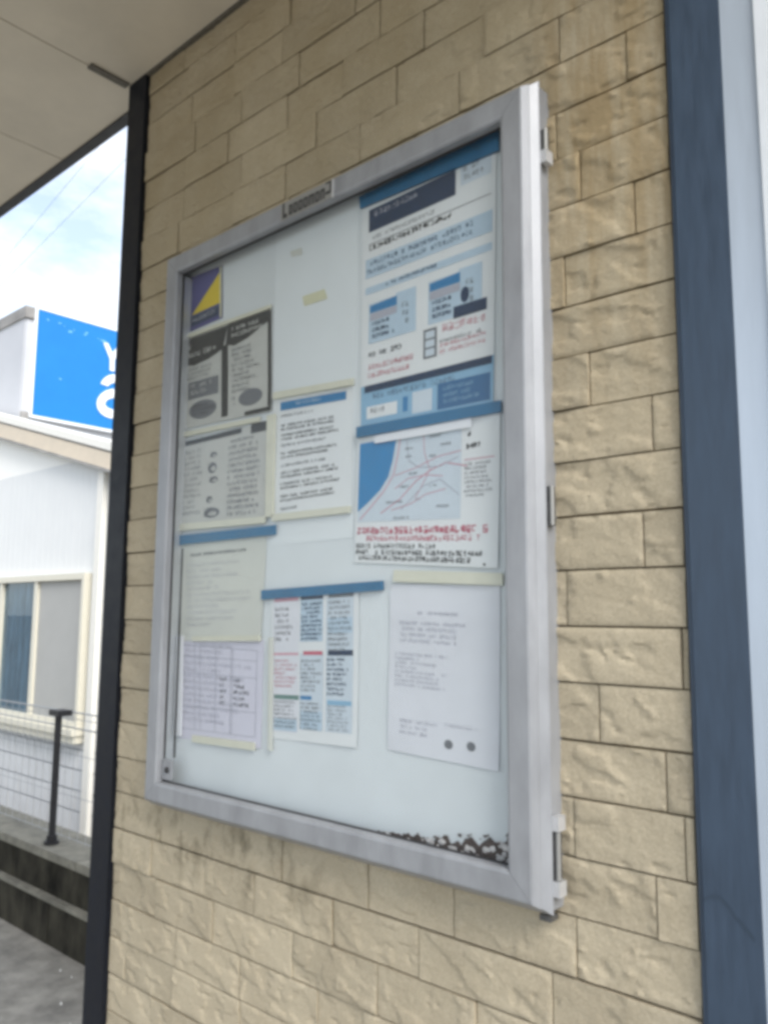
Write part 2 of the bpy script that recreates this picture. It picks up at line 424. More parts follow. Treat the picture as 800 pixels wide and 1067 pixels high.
# ================================================================ corner posts
boxo('corner_post', -1.8605, -1.7815, -0.012, 0.075, 0, ZTOP - 0.003, M['navy_post'], bevel=0.004)
tag(C.objects['corner_post'], 'tall black steel post at the left corner of the stone wall', 'post')
bm = bmesh.new()
prof = [(-0.4225, 0.010), (-0.4225, -0.006), (-0.4195, -0.010), (-0.4155, -0.010), (-0.4135, -0.0135), (-0.346, -0.0135), (-0.346, 0.12), (-0.4225, 0.12)]
for (za, zb) in ((0, ZTOP - 0.003),):
    lo = [bm.verts.new((x, y, za)) for x, y in prof]; hi_ = [bm.verts.new((x, y, zb)) for x, y in prof]
    bm.faces.new(lo[::-1]); bm.faces.new(hi_)
    for i in range(len(prof)): bm.faces.new((lo[i], lo[(i + 1) % len(prof)], hi_[(i + 1) % len(prof)], hi_[i]))
bp_ = world_obj('door_post', bm, M['blue_post'])
tag(bp_, 'wide blue-grey painted steel post at the right end of the stone wall', 'post')
bm = bmesh.new()
# soft curved reflection on the post, put into colour as a dark ribbon
pts = [at(733, 937, -0.0138), at(741, 934, -0.0138), at(750, 935, -0.0138), at(758, 945, -0.0138), at(767, 957, -0.0138), at(777, 968, -0.0138), at(786, 980, -0.0138)]
for a, b in zip(pts[:-1], pts[1:]):
    q = [bm.verts.new((p.x, -0.0139, p.z + d)) for p, d in ((a, -.0025), (b, -.0025), (b, .0025), (a, .0025))]
    bm.faces.new(q)
world_obj('reflection_mark', bm, mat('dark_reflection', (0.03, 0.05, 0.08), 0.5), bp_)

# glazed door beyond the blue post
dr = empty('glazed_door', (-0.1, 0.03, 0), 'pale aluminium framed glass door at the right edge beyond the blue post', 'door')
boxo('door_stile', -0.3455, -0.302, -0.0125, 0.045, 0.01, 2.80, M['door_alu'], dr, bevel=0.002)
boxo('door_stile', -0.3015, -0.268, -0.0165, 0.035, 0.01, 2.80, M['white_alu'], dr, bevel=0.002)
boxo('door_stile', 0.56, 0.62, 0.000, 0.045, 0.01, 2.80, M['door_alu'], dr, bevel=0.002)
boxo('door_rail', -0.266, 0.558, 0.004, 0.040, 0.02, 0.22, M['door_alu'], dr, bevel=0.002)
boxo('door_rail', -0.266, 0.558, 0.004, 0.040, 2.70, 2.79, M['door_alu'], dr, bevel=0.002)
boxo('glass_pane', -0.266, 0.558, 0.018, 0.024, 0.221, 2.699, M['pane'], dr)
back = boxo('station_interior', -0.344, 1.6, 0.9, 1.0, 0, 2.8, M['ceil']); tag(back, 'plain inner partition seen through the glass door at the right', 'wall')

# ================================================================ canopy
ceil = tag(empty('ceiling', (-2, -1.2, ZTOP)), kind='structure')
ceil['label'] = 'beige panelled canopy soffit over the notice board'
CX = [-6.55 + 0.469 * i for i in range(10)] + [-1.866 + 0.469 * i for i in range(0, 6)]
CX = sorted(set(round(x, 3) for x in [-1.866 - 0.469 * i for i in range(9)] + [-1.866 + 0.469 * i for i in range(1, 5)]))
for a, b in zip(CX[:-1], CX[1:]):
    y1 = 0.045 if b < -1.80 else -0.012
    for ya, yb in ((-2.75, -1.39), (-1.385, y1)):
        bm = bmesh.new(); box(bm, a + 0.0022, b - 0.0022, ya, yb, ZTOP, ZTOP + 0.012)
        world_obj('ceiling_panel', bm, M['ceil'], ceil)
boxo('ceiling_backing', CX[0], CX[-1], -2.75, 0.055, ZTOP + 0.0125, ZTOP + 0.10, M['ceil_gap'], ceil)
boxo('eave_trim', CX[0], -1.862, 0.046, 0.078, ZTOP - 0.004, ZTOP + 0.0124, M['trim_dark'], ceil)
bk = bmesh.new(); a = at(103, 68, -0.12); 
box(bk, -1.872, -1.850, -0.125, -0.018, ZTOP - 0.006, ZTOP - 0.0005)
world_obj('joint_cover', bk, M['bracket'], ceil, bevel=0.001)
boxo('cornice_bead', -1.78, -0.43, -0.0115, 0.009, ZTOP - 0.006, ZTOP - 0.0005, M['bracket'], ceil)

# ================================================================ notice board
IX0, IX1, IZ0, IZ1 = -1.531, -0.666, 1.106, 2.216          # inner opening (front edge)
FW = 0.055
HINGES = ((2.158, 2.193, (2.147,)), (1.583, 1.640, ()), (1.096, 1.160, (1.085, 1.171)))
nb_ = empty('notice_board', ((IX0 + IX1) / 2, 0, IZ0 - FW), 'wall-mounted aluminium notice board with hinged clear door full of papers', 'notice board')
PROF = [(0.0015, -0.0405), (0.0, -0.042), (0.0, -0.0565), (0.0025, -0.0592), (0.006, -0.0600), (0.0365, -0.0600), (0.0390, -0.0590), (0.0455, -0.0475),
        (0.0450, -0.0455), (0.0460, -0.0440), (0.0540, -0.0335), (0.0550, -0.0310), (0.0535, -0.0285), (0.0510, -0.0275), (0.0510, 0.006), (0.036, 0.006), (0.036, -0.0405)]
def frame_member(name, side, eps):
    bm = bmesh.new(); ends = []
    for e in (0, 1):
        ring = []
        for o_, y in PROF:
            if side in ('L', 'R'):
                x = IX0 - o_ if side == 'L' else IX1 + o_
                z = (IZ0 - o_ + eps) if e == 0 else (IZ1 + o_ - eps)
            else:
                z = IZ0 - o_ if side == 'B' else IZ1 + o_
                x = (IX0 - o_ + eps) if e == 0 else (IX1 + o_ - eps)
            ring.append(bm.verts.new((x, y, z)))
        ends.append(ring)
    n_ = len(PROF)
    for i in range(n_): bm.faces.new((ends[0][i], ends[0][(i + 1) % n_], ends[1][(i + 1) % n_], ends[1][i]))
    bm.faces.new(ends[0]); bm.faces.new(ends[1][::-1])
    return world_obj(name, bm, M['alu'], nb_)
frame_member('frame_stile', 'L', 0.0004); frame_member('frame_stile', 'R', 0.0004)
top_rail = frame_member('frame_rail', 'T', 0.0004); frame_member('frame_rail', 'B', 0.0004)
boxo('backing_board', IX0 - 0.0355, IX1 + 0.0355, -0.016, -0.010, IZ0 - 0.0355, IZ1 + 0.0355, M['board'], nb_)
boxo('clear_pane', IX0 - 0.012, IX1 + 0.012, -0.0400, -0.0375, IZ0 - 0.012, IZ1 + 0.012, M['acrylic'], nb_)
# dark seals behind the reveal
for q in ((IX0 + 0.0003, IX0 + 0.003, IZ0 + .003, IZ1 - .003), (IX0 + 0.0032, IX1 - 0.0005, IZ1 - 0.0028, IZ1 - .0003), (IX0 + 0.0032, IX1 - 0.0005, IZ0 + .0003, IZ0 + 0.0025)):
    boxo('gasket', q[0], q[1], -0.0430, -0.0403, q[2], q[3], M['gasket'], nb_)
boxo('inner_lining', IX0 - 0.005, IX0 - 0.001, -0.0370, -0.0165, IZ0 + 0.003, IZ1 - 0.003, M['alu_bright'], nb_)
sx_ = at(184.5, 720, -0.036).x
boxo('shadow_gap_strip', sx_ - 0.0035, sx_ + 0.0005, -0.0365, -0.0335, at(184, 790, -.036).z, at(184, 572, -.036).z, M['gasket'], nb_)  # black strip painting in the shadow gap between reveal and papers
# hinges on the right side
HX = IX1 + FW
for za, zb_h, caps in HINGES:
    h = boxo('hinge', HX - 0.0035, HX + 0.0035, -0.0265, -0.012, za, zb_h, M['hinge_dark'], nb_, bevel=0.001)
    bm = bmesh.new(); kn = 5; dz = (zb_h - za) / kn
    tube(bm, (HX + 0.005, -0.0245, za), (HX + 0.005, -0.0245, zb_h), 0.0034, 10)
    world_obj('hinge_pin', bm, M['plate'], h)
    for z in caps:
        boxo('hinge_cap', HX - 0.001, HX + 0.0095, -0.0305, -0.012, z - 0.010, z + 0.010, M['alu_bright'], h, bevel=0.002)
boxo('frame_bolt', IX1 + 0.028, IX1 + 0.046, -0.024, -0.004, 1.038, 1.0455, M['hinge_dark'], nb_, bevel=0.001)
# lock plate, lower left inside the opening
lk_ = boxo('lock_plate', IX0 + 0.004, IX0 + 0.036, -0.0470, -0.0432, IZ0 + 0.006, IZ0 + 0.046, M['alu'], nb_, bevel=0.0008)
bm = bmesh.new(); tube(bm, (IX0 + 0.022, -0.0469, IZ0 + 0.026), (IX0 + 0.022, -0.0500, IZ0 + 0.026), 0.0062, 14)
world_obj('keyhole', bm, M['gasket'], lk_)
# maker's plate on the top rail
pa, pb = at(291, 233, -0.0604), at(353, 193, -0.0604)
PLZ = 2.2175
pl = boxo('name_plate', -1.176, -1.034, -0.0618, -0.0601, PLZ, PLZ + 0.035, M['plate'], nb_, bevel=0.0005)
bm = bmesh.new()
def st(x0, x1, z0, z1):
    z0, z1 = PLZ + (z0 - PLZ - 0.0055) * 1.4 + 0.0025, PLZ + (z1 - PLZ - 0.0055) * 1.4 + 0.0025
    z0 = min(z0, PLZ + .0335); z1 = min(z1, PLZ + .034)
    q = [bm.verts.new((x, -0.0621, z)) for x, z in ((x0, z0), (x1, z0), (x1, z1), (x0, z1))]; bm.faces.new(q)
X = -1.170
st(X, X + .005, PLZ + 0.0055, PLZ + 0.0295); st(X + .0055, X + .013, PLZ + 0.0055, PLZ + 0.0115); X += 0.018
for w, kind in ((.011, 'e'), (.012, 'g'), (.012, 'a'), (.012, 'd'), (.016, 'm'), (.012, 'a'), (.012, 'n')):
    st(X, X + .0046, PLZ + 0.0065, PLZ + 0.0220); st(X + w - .0046, X + w, PLZ + 0.0065, PLZ + 0.0220)
    if kind in 'eagd': st(X + .0047, X + w - .0047, PLZ + 0.0065, PLZ + 0.0100); st(X + .0047, X + w - .0047, PLZ + 0.0185, PLZ + 0.0220)
    else: st(X + .0047, X + w - .0047, PLZ + 0.0180, PLZ + 0.0220)
    if kind == 'm': st(X + w / 2 - .0015, X + w / 2 + .0015, PLZ + 0.0065, PLZ + 0.0175)
    X += w + .0022
st(X, X + .015, PLZ + 0.0255, PLZ + 0.0305); st(X + .0105, X + .015, PLZ + 0.0105, PLZ + 0.0253); st(X, X + .0103, PLZ + 0.0105, PLZ + 0.0150)
world_obj('plate_lettering', bm, M['p_black'], pl)
boxo('plate_end', -1.0335, -1.029, -0.0622, -0.0601, PLZ, PLZ + 0.035, M['alu_bright'], pl)
# rotted lower right corner of the backing
bm = bmesh.new()
cr = random.Random(3)
edge = []
DX0 = at(393, 860, -0.018).x
x = IX1 - 0.002
base_z = IZ0 - 0.022
npt = 46
for i in range(npt + 1):
    t = i / npt; xx = DX0 + (IX1 + 0.02 - DX0) * t
    hgt = 0.018 + 0.036 * t ** 1.7 + 0.013 * noise.noise(Vector((xx * 60, 0, 3))) + 0.010 * noise.noise(Vector((xx * 190, 2, 3)))
    edge.append((xx, base_z + max(0.001, hgt)))
a = [bm.verts.new((xx, -0.0185, base_z)) for xx, z in edge]; b = [bm.verts.new((xx, -0.0172, z)) for xx, z in edge]; c2 = [bm.verts.new((xx, -0.0162, z + 0.0008)) for xx, z in edge]
for i in range(npt):
    bm.faces.new((a[i], a[i + 1], b[i + 1], b[i])); bm.faces.new((b[i], b[i + 1], c2[i + 1], c2[i]))
world_obj('rotted_patch', bm, M['rot'], nb_)
for name, m_, cnt in (('dark_flakes', M['rot'], 110), ('pale_flakes', M['rot_pale'], 60)):
    bm = bmesh.new()
    for i in range(cnt):
        t = cr.random() ** 0.55; xx = DX0 + 0.01 + (IX1 + 0.01 - DX0) * t; top = 0.020 + 0.040 * t ** 1.7
        z = base_z + 0.003 + cr.random() * top * (0.8 if 'pale' in name else 1.12); s = cr.uniform(0.0015, 0.0048) * (1.7 if 'pale' in name else 1.0)
        k = cr.randint(4, 6); ang = cr.random() * 6.28; y = -0.0195 - cr.random() * 0.003
        c_ = bm.verts.new((xx, y - 0.0008, z))
        ring = [bm.verts.new((xx + s * cr.uniform(.6, 1.4) * math.cos(ang + 6.283 * q / k), y + cr.uniform(0, .0012), z + s * cr.uniform(.5, 1.0) * math.sin(ang + 6.283 * q / k))) for q in range(k)]
        for q in range(k): bm.faces.new((c_, ring[q], ring[(q + 1) % k]))
    world_obj(name, bm, m_, nb_, kind='stuff')
for zz in (1.148, 1.166):
    pass

# ================================================================ papers behind the pane
class Paper:
    """A sheet given by its four photo corners (TL, TR, BR, BL) on the board; prints lie on its gentle curl."""
    def __init__(s, name, label, cat, quad, mat_, y=-0.0172, curl=0.0012, group=None, seed=0, thick=0.0005):
        s.c = [at(u, v, y) for u, v in quad]; s.y = y; s.curl = curl; s.seed = seed
        o0 = sum(s.c, Vector()) / 4; s.o0 = o0; s.pr = {}
        bm = bmesh.new(); nu, nv = 10, 12; g = []
        for j in range(nv + 1):
            g.append([bm.verts.new(s.pt(i / nu, j / nv) - o0) for i in range(nu + 1)])
        for j in range(nv):
            for i in range(nu): bm.faces.new((g[j][i], g[j + 1][i], g[j + 1][i + 1], g[j][i + 1]))
        ring = g[0][:] + [g[j][nu] for j in range(1, nv + 1)] + g[nv][:-1][::-1] + [g[j][0] for j in range(nv - 1, 0, -1)]
        bk_ = [bm.verts.new(v.co + Vector((0, thick, 0))) for v in ring]
        for i in range(len(ring)): bm.faces.new((ring[i], ring[(i + 1) % len(ring)], bk_[(i + 1) % len(ring)], bk_[i]))
        bmesh.ops.recalc_face_normals(bm, faces=bm.faces)
        me = bpy.data.meshes.new(name); bm.to_mesh(me); bm.free()
        s.o = link(name, me, mat_, None, o0, smooth=False); tag(s.o, label, cat, group)
    def pt(s, u, v, off=0.0):
        a, b, c, d = s.c
        p = (a * (1 - u) + b * u) * (1 - v) + (d * (1 - u) + c * u) * v
        h = s.curl * (noise.noise(Vector((u * 1.7 + s.seed, v * 1.9, s.seed * .7))) + 0.35 * noise.noise(Vector((u * 5, v * 5, s.seed + 4)))) + s.curl * 5 * max(0, v - .7) * (u - .35)
        return Vector((p.x, p.y - max(-0.0006, h) - off, p.z))
    def bmf(s, name, m_, kind=None):
        bm = bmesh.new(); s.pr[(name, m_, kind, len(s.pr))] = bm
        return bm
    def quad(s, name, m_, q, off=0.0006):
        bm = s.bmf(name, m_)
        bm.faces.new([bm.verts.new(s.pt(u, v, off) - s.o0) for u, v in q])
    def block(s, name, m_, u0, v0, u1, v1, off=0.0006):
        nu = max(1, int((u1 - u0) * 9)); nv = max(1, int((v1 - v0) * 11)); bm = s.bmf(name, m_)
        g = [[bm.verts.new(s.pt(u0 + (u1 - u0) * i / nu, v0 + (v1 - v0) * j / nv, off) - s.o0) for i in range(nu + 1)] for j in range(nv + 1)]
        for j in range(nv):
            for i in range(nu): bm.faces.new((g[j][i], g[j + 1][i], g[j + 1][i + 1], g[j][i + 1]))
    def disc(s, name, m_, u, v, ru, rv, off=0.0006, n_=16):
        s.quad(name, m_, [(u + ru * math.cos(-6.283 * i / n_), v + rv * math.sin(-6.283 * i / n_)) for i in range(n_)], off)
    def ribbon(s, name, m_, pts, w, off=0.0008):
        asp = (s.c[1] - s.c[0]).length / (s.c[3] - s.c[0]).length; bm = s.bmf(name, m_); prev = None
        fine = [(a[0] + (b[0] - a[0]) * k / 3, a[1] + (b[1] - a[1]) * k / 3) for a, b in zip(pts[:-1], pts[1:]) for k in range(3)] + [pts[-1]]
        for i, (u, v) in enumerate(fine):
            a, b = fine[max(0, i - 1)], fine[min(len(fine) - 1, i + 1)]
            du, dv = (b[0] - a[0]) * asp, b[1] - a[1]; l = math.hypot(du, dv) or 1
            nu_, nv_ = -dv / l * w / asp, du / l * w
            cur = [bm.verts.new(s.pt(u - nu_, v - nv_, off) - s.o0), bm.verts.new(s.pt(u + nu_, v + nv_, off) - s.o0)]
            if prev: bm.faces.new((prev[0], prev[1], cur[1], cur[0]))
            prev = cur
    def text(s, name, m_, u0, v0, u1, v1, rows, fill=(0.6, 1.0), off=0.0009, lead=0.62, bold=0.15, skip=0.08, seed=1):
        """rows of small stroke-built characters, too small to read"""
        r = random.Random(seed * 31 + rows); bm = s.bmf(name, m_, 'stuff')
        asp = (s.c[1] - s.c[0]).length / (s.c[3] - s.c[0]).length
        rh = (v1 - v0) / rows; h = rh * lead; w = h / asp * 0.95
        def stroke(a, b, c, d):
            bm.faces.new([bm.verts.new(s.pt(x, y, off) - s.o0) for x, y in ((a, b), (a, d), (c, d), (c, b))])
        for k in range(rows):
            vt = v0 + rh * k; ue = u0 + (u1 - u0) * r.uniform(*fill); u = u0
            while u + w <= ue + 1e-6:
                if r.random() > skip:
                    t = bold * 0.72
                    for y in r.sample((0, .22, .44, .66, .86), r.randint(2, 4)):
                        x_ = r.choice((.06, .06, .3)); stroke(u + w * x_, vt + h * y, u + w * r.choice((.84, .84, .6)), vt + h * (y + t))
                    for x_ in r.sample((.06, .3, .54, .76), r.randint(1, 3)):
                        ya = r.choice((0, .1, .4)); stroke(u + w * x_, vt + h * ya, u + w * (x_ + t), vt + h * r.uniform(.75, 1))
                u += w
    def done(s):
        for (name, m_, kind, _), bm in s.pr.items():
            if not bm.faces: bm.free(); continue
            me = bpy.data.meshes.new(name); bm.to_mesh(me); bm.free(); o_ = link(name, me, m_, s.o)
            if kind: o_['kind'] = kind

def bar(name, label, quad, m_, y0=-0.024, y1=-0.0195, cat='magnet bar', group=None):
    pts = [at(u, v, y0) for u, v in quad]
    bm = bmesh.new(); prism(bm, [(p.x, p.z) for p in pts], y0, y1)
    return tag(world_obj(name, bm, m_, bevel=0.0012), label, cat, group)

# blank sheet in the middle and its neighbours
P = Paper('blank_sheet', 'large blank white sheet behind the middle papers, ending in a faint edge', 'paper', [(288, 240), (374, 200), (368, 560), (281, 569)], M['sheet_white'], y=-0.0166, curl=0.0003, seed=2); P.done()
# sticker
P = Paper('triangle_sticker', 'small purple sticker with a yellow triangle in the top left corner', 'sticker', [(194, 291), (232, 276), (232, 331), (195, 347)], M['p_purple'], seed=3, curl=0.0004)
P.quad('yellow_triangle', M['p_yellow'], [(0.96, 0.10), (0.15, 0.72), (0.93, 0.70)])
P.quad('yellow_edge', M['tape'], [(0.935, 0.02), (0.935, 0.98), (0.985, 0.98), (0.985, 0.02)], 0.0009)
P.block('dark_band', M['p_navy'], 0.12, 0.74, 0.9, 0.92); P.text('sticker_lettering', M['p_faint'], 0.16, 0.77, 0.88, 0.92, 1, seed=9, fill=(.95, 1))
P.done()
# black and white poster
P = Paper('monochrome_poster', 'black and white poster with a dark central stem, below the triangle sticker', 'poster', [(193, 353), (283, 321), (283, 428), (192, 447)], M['p_grey'], y=-0.0186, seed=4)
P.quad('title_picture', M['p_black'], [(0.0, 0.02), (0.0, 0.30), (0.12, 0.335), (0.3, 0.31), (0.47, 0.25), (0.53, 0.02)])
P.quad('title_picture', M['p_black'], [(0.53, 0.0), (0.50, 0.22), (0.60, 0.255), (0.75, 0.22), (0.97, 0.12), (0.99, 0.0)])
P.text('title_lettering', M['p_grey'], 0.05, 0.09, 0.44, 0.27, 2, bold=.17, seed=4); P.text('title_lettering', M['p_grey'], 0.57, 0.06, 0.93, 0.19, 2, bold=.2, seed=5)
P.block('dark_stem', M['p_black'], 0.455, 0.22, 0.53, 0.96)
P.text('text_lines', M['p_ink'], 0.03, 0.36, 0.42, 0.50, 3, seed=6); P.block('dark_band', M['p_ink'], 0.05, 0.51, 0.42, 0.70); P.text('band_lettering', M['p_grey'], 0.08, 0.54, 0.40, 0.68, 2, seed=7)
P.disc('round_picture', M['p_ink'], 0.23, 0.83, 0.17, 0.10); P.text('round_lettering', M['p_black'], 0.1, 0.77, 0.38, 0.90, 3, seed=8, off=.001)
P.text('text_lines', M['p_ink'], 0.57, 0.28, 0.90, 0.76, 9, seed=10); P.disc('round_picture', M['p_ink'], 0.78, 0.82, 0.13, 0.085)
P.text('text_lines', M['p_ink'], 0.57, 0.78, 0.66, 0.90, 2, seed=11); P.block('dark_foot', M['p_black'], 0.72, 0.955, 1.0, 0.995)
P.block('dark_edge', M['p_black'], 0.965, 0.02, 1.0, 0.95, 0.0008)
P.done()
# second monochrome sheet
P = Paper('monochrome_notice', 'grey two-column notice with small sketches, under the black and white poster', 'notice', [(189, 461), (280, 439), (277, 545), (185, 553)], M['p_grey'], y=-0.0178, seed=5)
P.block('title_band', M['p_black'], 0.03, 0.0, 0.72, 0.055); P.block('title_band', M['p_black'], 0.82, -0.01, 0.99, 0.085)
P.text('text_lines', M['p_ink'], 0.06, 0.12, 0.30, 0.86, 12, seed=12, bold=.12); P.text('text_lines', M['p_ink'], 0.58, 0.10, 0.95, 0.92, 13, seed=13, bold=.14, fill=(.8, 1))
for (u, v, a, b) in ((0.41, 0.22, .04, .03), (0.40, 0.36, .05, .06), (0.42, 0.49, .05, .035), (0.38, .70, .035, .035), (0.41, 0.84, .09, .055)):
    P.disc('sketch', M['p_ink'], u, v, a, b); P.disc('sketch_fill', M['p_grey'], u + .01, v + .01, a * .55, b * .5, .0009)
    P.text('sketch_detail', M['p_black'], u - a, v - b, u + a, v + b, 3, seed=int(u * 90), off=.0011)
P.done()
# letter with blue heading
P = Paper('blue_headed_letter', 'white letter with a blue heading band between cream strips', 'letter', [(285, 414), (368, 399), (366, 528), (284, 541)], M['p_white'], y=-0.0180, seed=6)
P.block('heading_band', M['p_mid'], 0.10, 0.055, 0.92, 0.125); P.text('heading_lettering', M['p_sky'], 0.3, 0.07, 0.7, 0.115, 1, seed=14, off=.0009)
for i, (a, b, hh) in enumerate(((.14, .55, 1), (.22, .9, 2), (.30, .86, 2), (.385, .9, 1), (.45, .92, 2), (.55, .82, 1), (.61, .85, 2), (.70, .9, 2), (.80, .88, 2), (.90, .4, 1))):
    P.text('text_lines', M['p_black' if hh == 2 else 'p_ink'], 0.11, a + .02, b, a + .022 + .032 * hh, hh, seed=15 + i, bold=.2, fill=(.75, 1)) 
P.done()
# cream letter
P = Paper('cream_letter', 'pale cream letter with one bold title line, hanging under the left blue bar', 'letter', [(186, 564), (278, 553), (272, 668), (187, 668)], M['p_cream'], y=-0.0180, seed=7)
P.text('title_lettering', M['p_ink'], 0.16, 0.14, 0.80, 0.185, 1, seed=30, bold=.24, fill=(.98, 1)); P.text('text_lines', M['p_faint'], 0.1, 0.24, 0.9, 0.88, 11, seed=31, bold=.08, fill=(.3, 1))
P.done()
# lavender table
P = Paper('lavender_sheet', 'lavender timetable sheet at the lower left beside the lock', 'sheet', [(187, 661), (275, 667), (272, 780), (187, 769)], M['p_lav'], y=-0.0174, seed=8)
P.text('text_lines', M['p_faint'], 0.06, 0.07, 0.9, 0.85, 13, seed=32, bold=.10, fill=(.5, 1)); P.text('bold_figures', M['p_ink'], 0.52, 0.38, 0.62, 0.66, 5, seed=33); P.text('bold_figures', M['p_ink'], 0.68, 0.38, 0.88, 0.66, 5, seed=34, bold=.2)
for u in (.2, .27, .46, .64, .66, .93): P.block('table_rule', M['p_faint'], u, 0.1, u + .006, 0.9)
for v in (.1, .2, .36, .68, .9): P.block('table_rule', M['p_faint'], .04, v, .94, v + .005, .0008)
P.done()
# coloured table sheet
P = Paper('coloured_listing', 'printed listing in red, blue and black columns under the middle blue bar', 'notice', [(283, 619), (374, 611), (372, 779), (281, 769)], M['p_white'], y=-0.0180, seed=9)
cols = ((.05, .33), (.36, .62), (.67, .95))
P.block('tint_panel', M['p_lilac'], .03, .02, .34, .95, .0005); P.block('tint_panel', M['p_sky'], .36, .05, .62, .34, .0005); P.block('tint_panel', M['p_land'], .66, .06, .95, .92, .0005); P.block('tint_panel', M['p_land'], .36, .42, .63, .92, .0005)
P.block('tint_panel', M['p_sky'], .68, .19, .94, .29, .0007); P.block('tint_panel', M['p_blue'], .68, .72, .94, .75, .0007); P.block('tint_panel', M['p_sky'], .37, .80, .62, .92, .0007); P.block('tint_panel', M['p_sky'], .05, .86, .33, .94, .0007); P.block('tint_panel', M['p_mid'], .37, .70, .50, .725, .0007)
P.block('red_band', M['p_pink'], .04, .03, .33, .06); P.block('black_band', M['p_navy'], .36, .025, .62, .06); P.block('black_band', M['p_ink'], .68, .035, .95, .06)
P.text('text_lines', M['p_ink'], .05, .10, .33, .35, 6, seed=40, bold=.16); P.text('text_lines', M['p_navy'], .37, .08, .62, .34, 9, seed=41, bold=.22, fill=(.85, 1)); P.text('text_lines', M['p_ink'], .68, .08, .94, .42, 10, seed=42, bold=.16, fill=(.8, 1))
P.block('red_band', M['p_pink'], .04, .415, .34, .43); P.block('red_band', M['p_red'], .40, .405, .62, .43); P.block('black_band', M['p_navy'], .68, .40, .95, .435)
P.text('text_lines', M['p_red'], .05, .46, .33, .66, 7, seed=43, bold=.13); P.text('text_lines', M['p_ink'], .37, .46, .63, .68, 8, seed=44, bold=.18); P.text('text_lines', M['p_navy'], .67, .45, .94, .70, 8, seed=45, bold=.2)
P.block('green_band', M['p_green'], .05, .70, .35, .73); P.text('text_lines', M['p_ink'], .05, .74, .34, .93, 7, seed=46, bold=.2, fill=(.85, 1)); P.text('text_lines', M['p_ink'], .37, .74, .62, .93, 7, seed=47, bold=.2, fill=(.85, 1)); P.text('text_lines', M['p_ink'], .68, .75, .95, .92, 7, seed=48, bold=.14)
P.done()
# big blue information poster
P = Paper('blue_service_poster', 'tall white and blue information poster at the top right under the upper blue bar', 'poster', [(378, 212), (517, 145), (514, 426), (376, 452)], M['p_white'], y=-0.0180, seed=10)
P.block('title_band', M['p_navy'], .055, .045, .725, .145); P.text('title_lettering', M['p_faint'], .10, .06, .50, .10, 1, seed=50, off=.0009)
P.block('corner_box', M['p_land'], .76, .035, .97, .12); P.text('corner_lettering', M['p_ink'], .78, .05, .96, .115, 2, seed=51)
P.text('text_lines', M['p_ink'], .06, .165, .78, .195, 1, seed=52, bold=.1); P.text('text_lines', M['p_black'], .06, .205, .74, .24, 1, seed=53, bold=.22, fill=(.95, 1))
P.block('thin_rule', M['p_ink'], .06, .198, .97, .2012)
P.block('pale_band', M['p_sky'], .03, .262, .98, .345); P.text('band_lettering', M['p_navy'], .04, .275, .96, .34, 2, seed=54, bold=.14, fill=(.9, 1))
P.block('pale_band', M['p_sky'], .03, .385, .98, .415); P.text('band_lettering', M['p_navy'], .20, .388, .72, .412, 1, seed=55, bold=.2)
for du, dv in ((0, 0), (.475, -.005)):
    P.block('photo_panel', M['p_sky'], .06 + du, .45 + dv, .44 + du, .63 + dv, .0006)
    P.block('photo_header', M['p_white'], .06 + du, .432 + dv, .28 + du, .46 + dv, .0008)
    P.quad('photo_machine', M['p_mid'], [(.07 + du, .468 + dv), (.07 + du, .50 + dv), (.29 + du, .50 + dv), (.29 + du, .462 + dv)], .0009)
    P.quad('photo_machine', M['p_faint'], [(.07 + du, .503 + dv), (.07 + du, .535 + dv), (.29 + du, .533 + dv), (.29 + du, .503 + dv)], .0009)
    P.text('photo_detail', M['p_navy'], .09 + du, .54 + dv, .30 + du, .62 + dv, 3, seed=56, bold=.22); P.text('photo_detail', M['p_ink'], .33 + du, .50 + dv, .42 + du, .60 + dv, 3, seed=58)
P.block('dark_device', M['p_navy'], .72, .585, .95, .63, .001); P.disc('dark_device', M['p_navy'], .80, .55, .03, .03, .001)
P.text('text_lines', M['p_ink'], .06, .665, .42, .70, 1, seed=59, bold=.2); P.text('red_lines', M['p_red'], .06, .72, .44, .79, 2, seed=60, bold=.12)
P.block('small_phone', M['p_ink'], .50, .64, .60, .755); 
for v in (.65, .685, .72): P.block('phone_screen', M['p_land'], .515, v, .585, v + .028, .0009)
P.text('red_lines', M['p_red'], .64, .64, .97, .69, 1, seed=61, bold=.1); P.text('red_lines', M['p_red'], .62, .71, .97, .76, 2, seed=62, bold=.12); P.text('text_lines', M['p_ink'], .62, .695, .97, .715, 1, seed=63)
P.block('footer_panel', M['p_blue'], .0, .805, 1.0, 1.0); P.block('footer_rule', M['p_navy'], .03, .805, .99, .835, .0009); P.text('footer_lettering', M['p_navy'], .1, .845, .95, .88, 1, seed=64, bold=.12)
P.block('footer_box', M['p_white'], .05, .895, .30, .945, .0009); P.text('footer_box_lettering', M['p_ink'], .08, .905, .28, .94, 1, seed=65, off=.0012); P.block('blue_tab', M['p_mid'], .345, .885, .385, .945, .0009)
P.block('pale_square', M['p_land'], .42, .875, .57, .96, .0009)
P.block('footer_block', M['p_deep'], .61, .865, .98, .965, .0009); P.text('footer_block_lettering', M['p_blue'], .65, .88, .94, .955, 3, seed=66, bold=.12, off=.0012)
P.done()
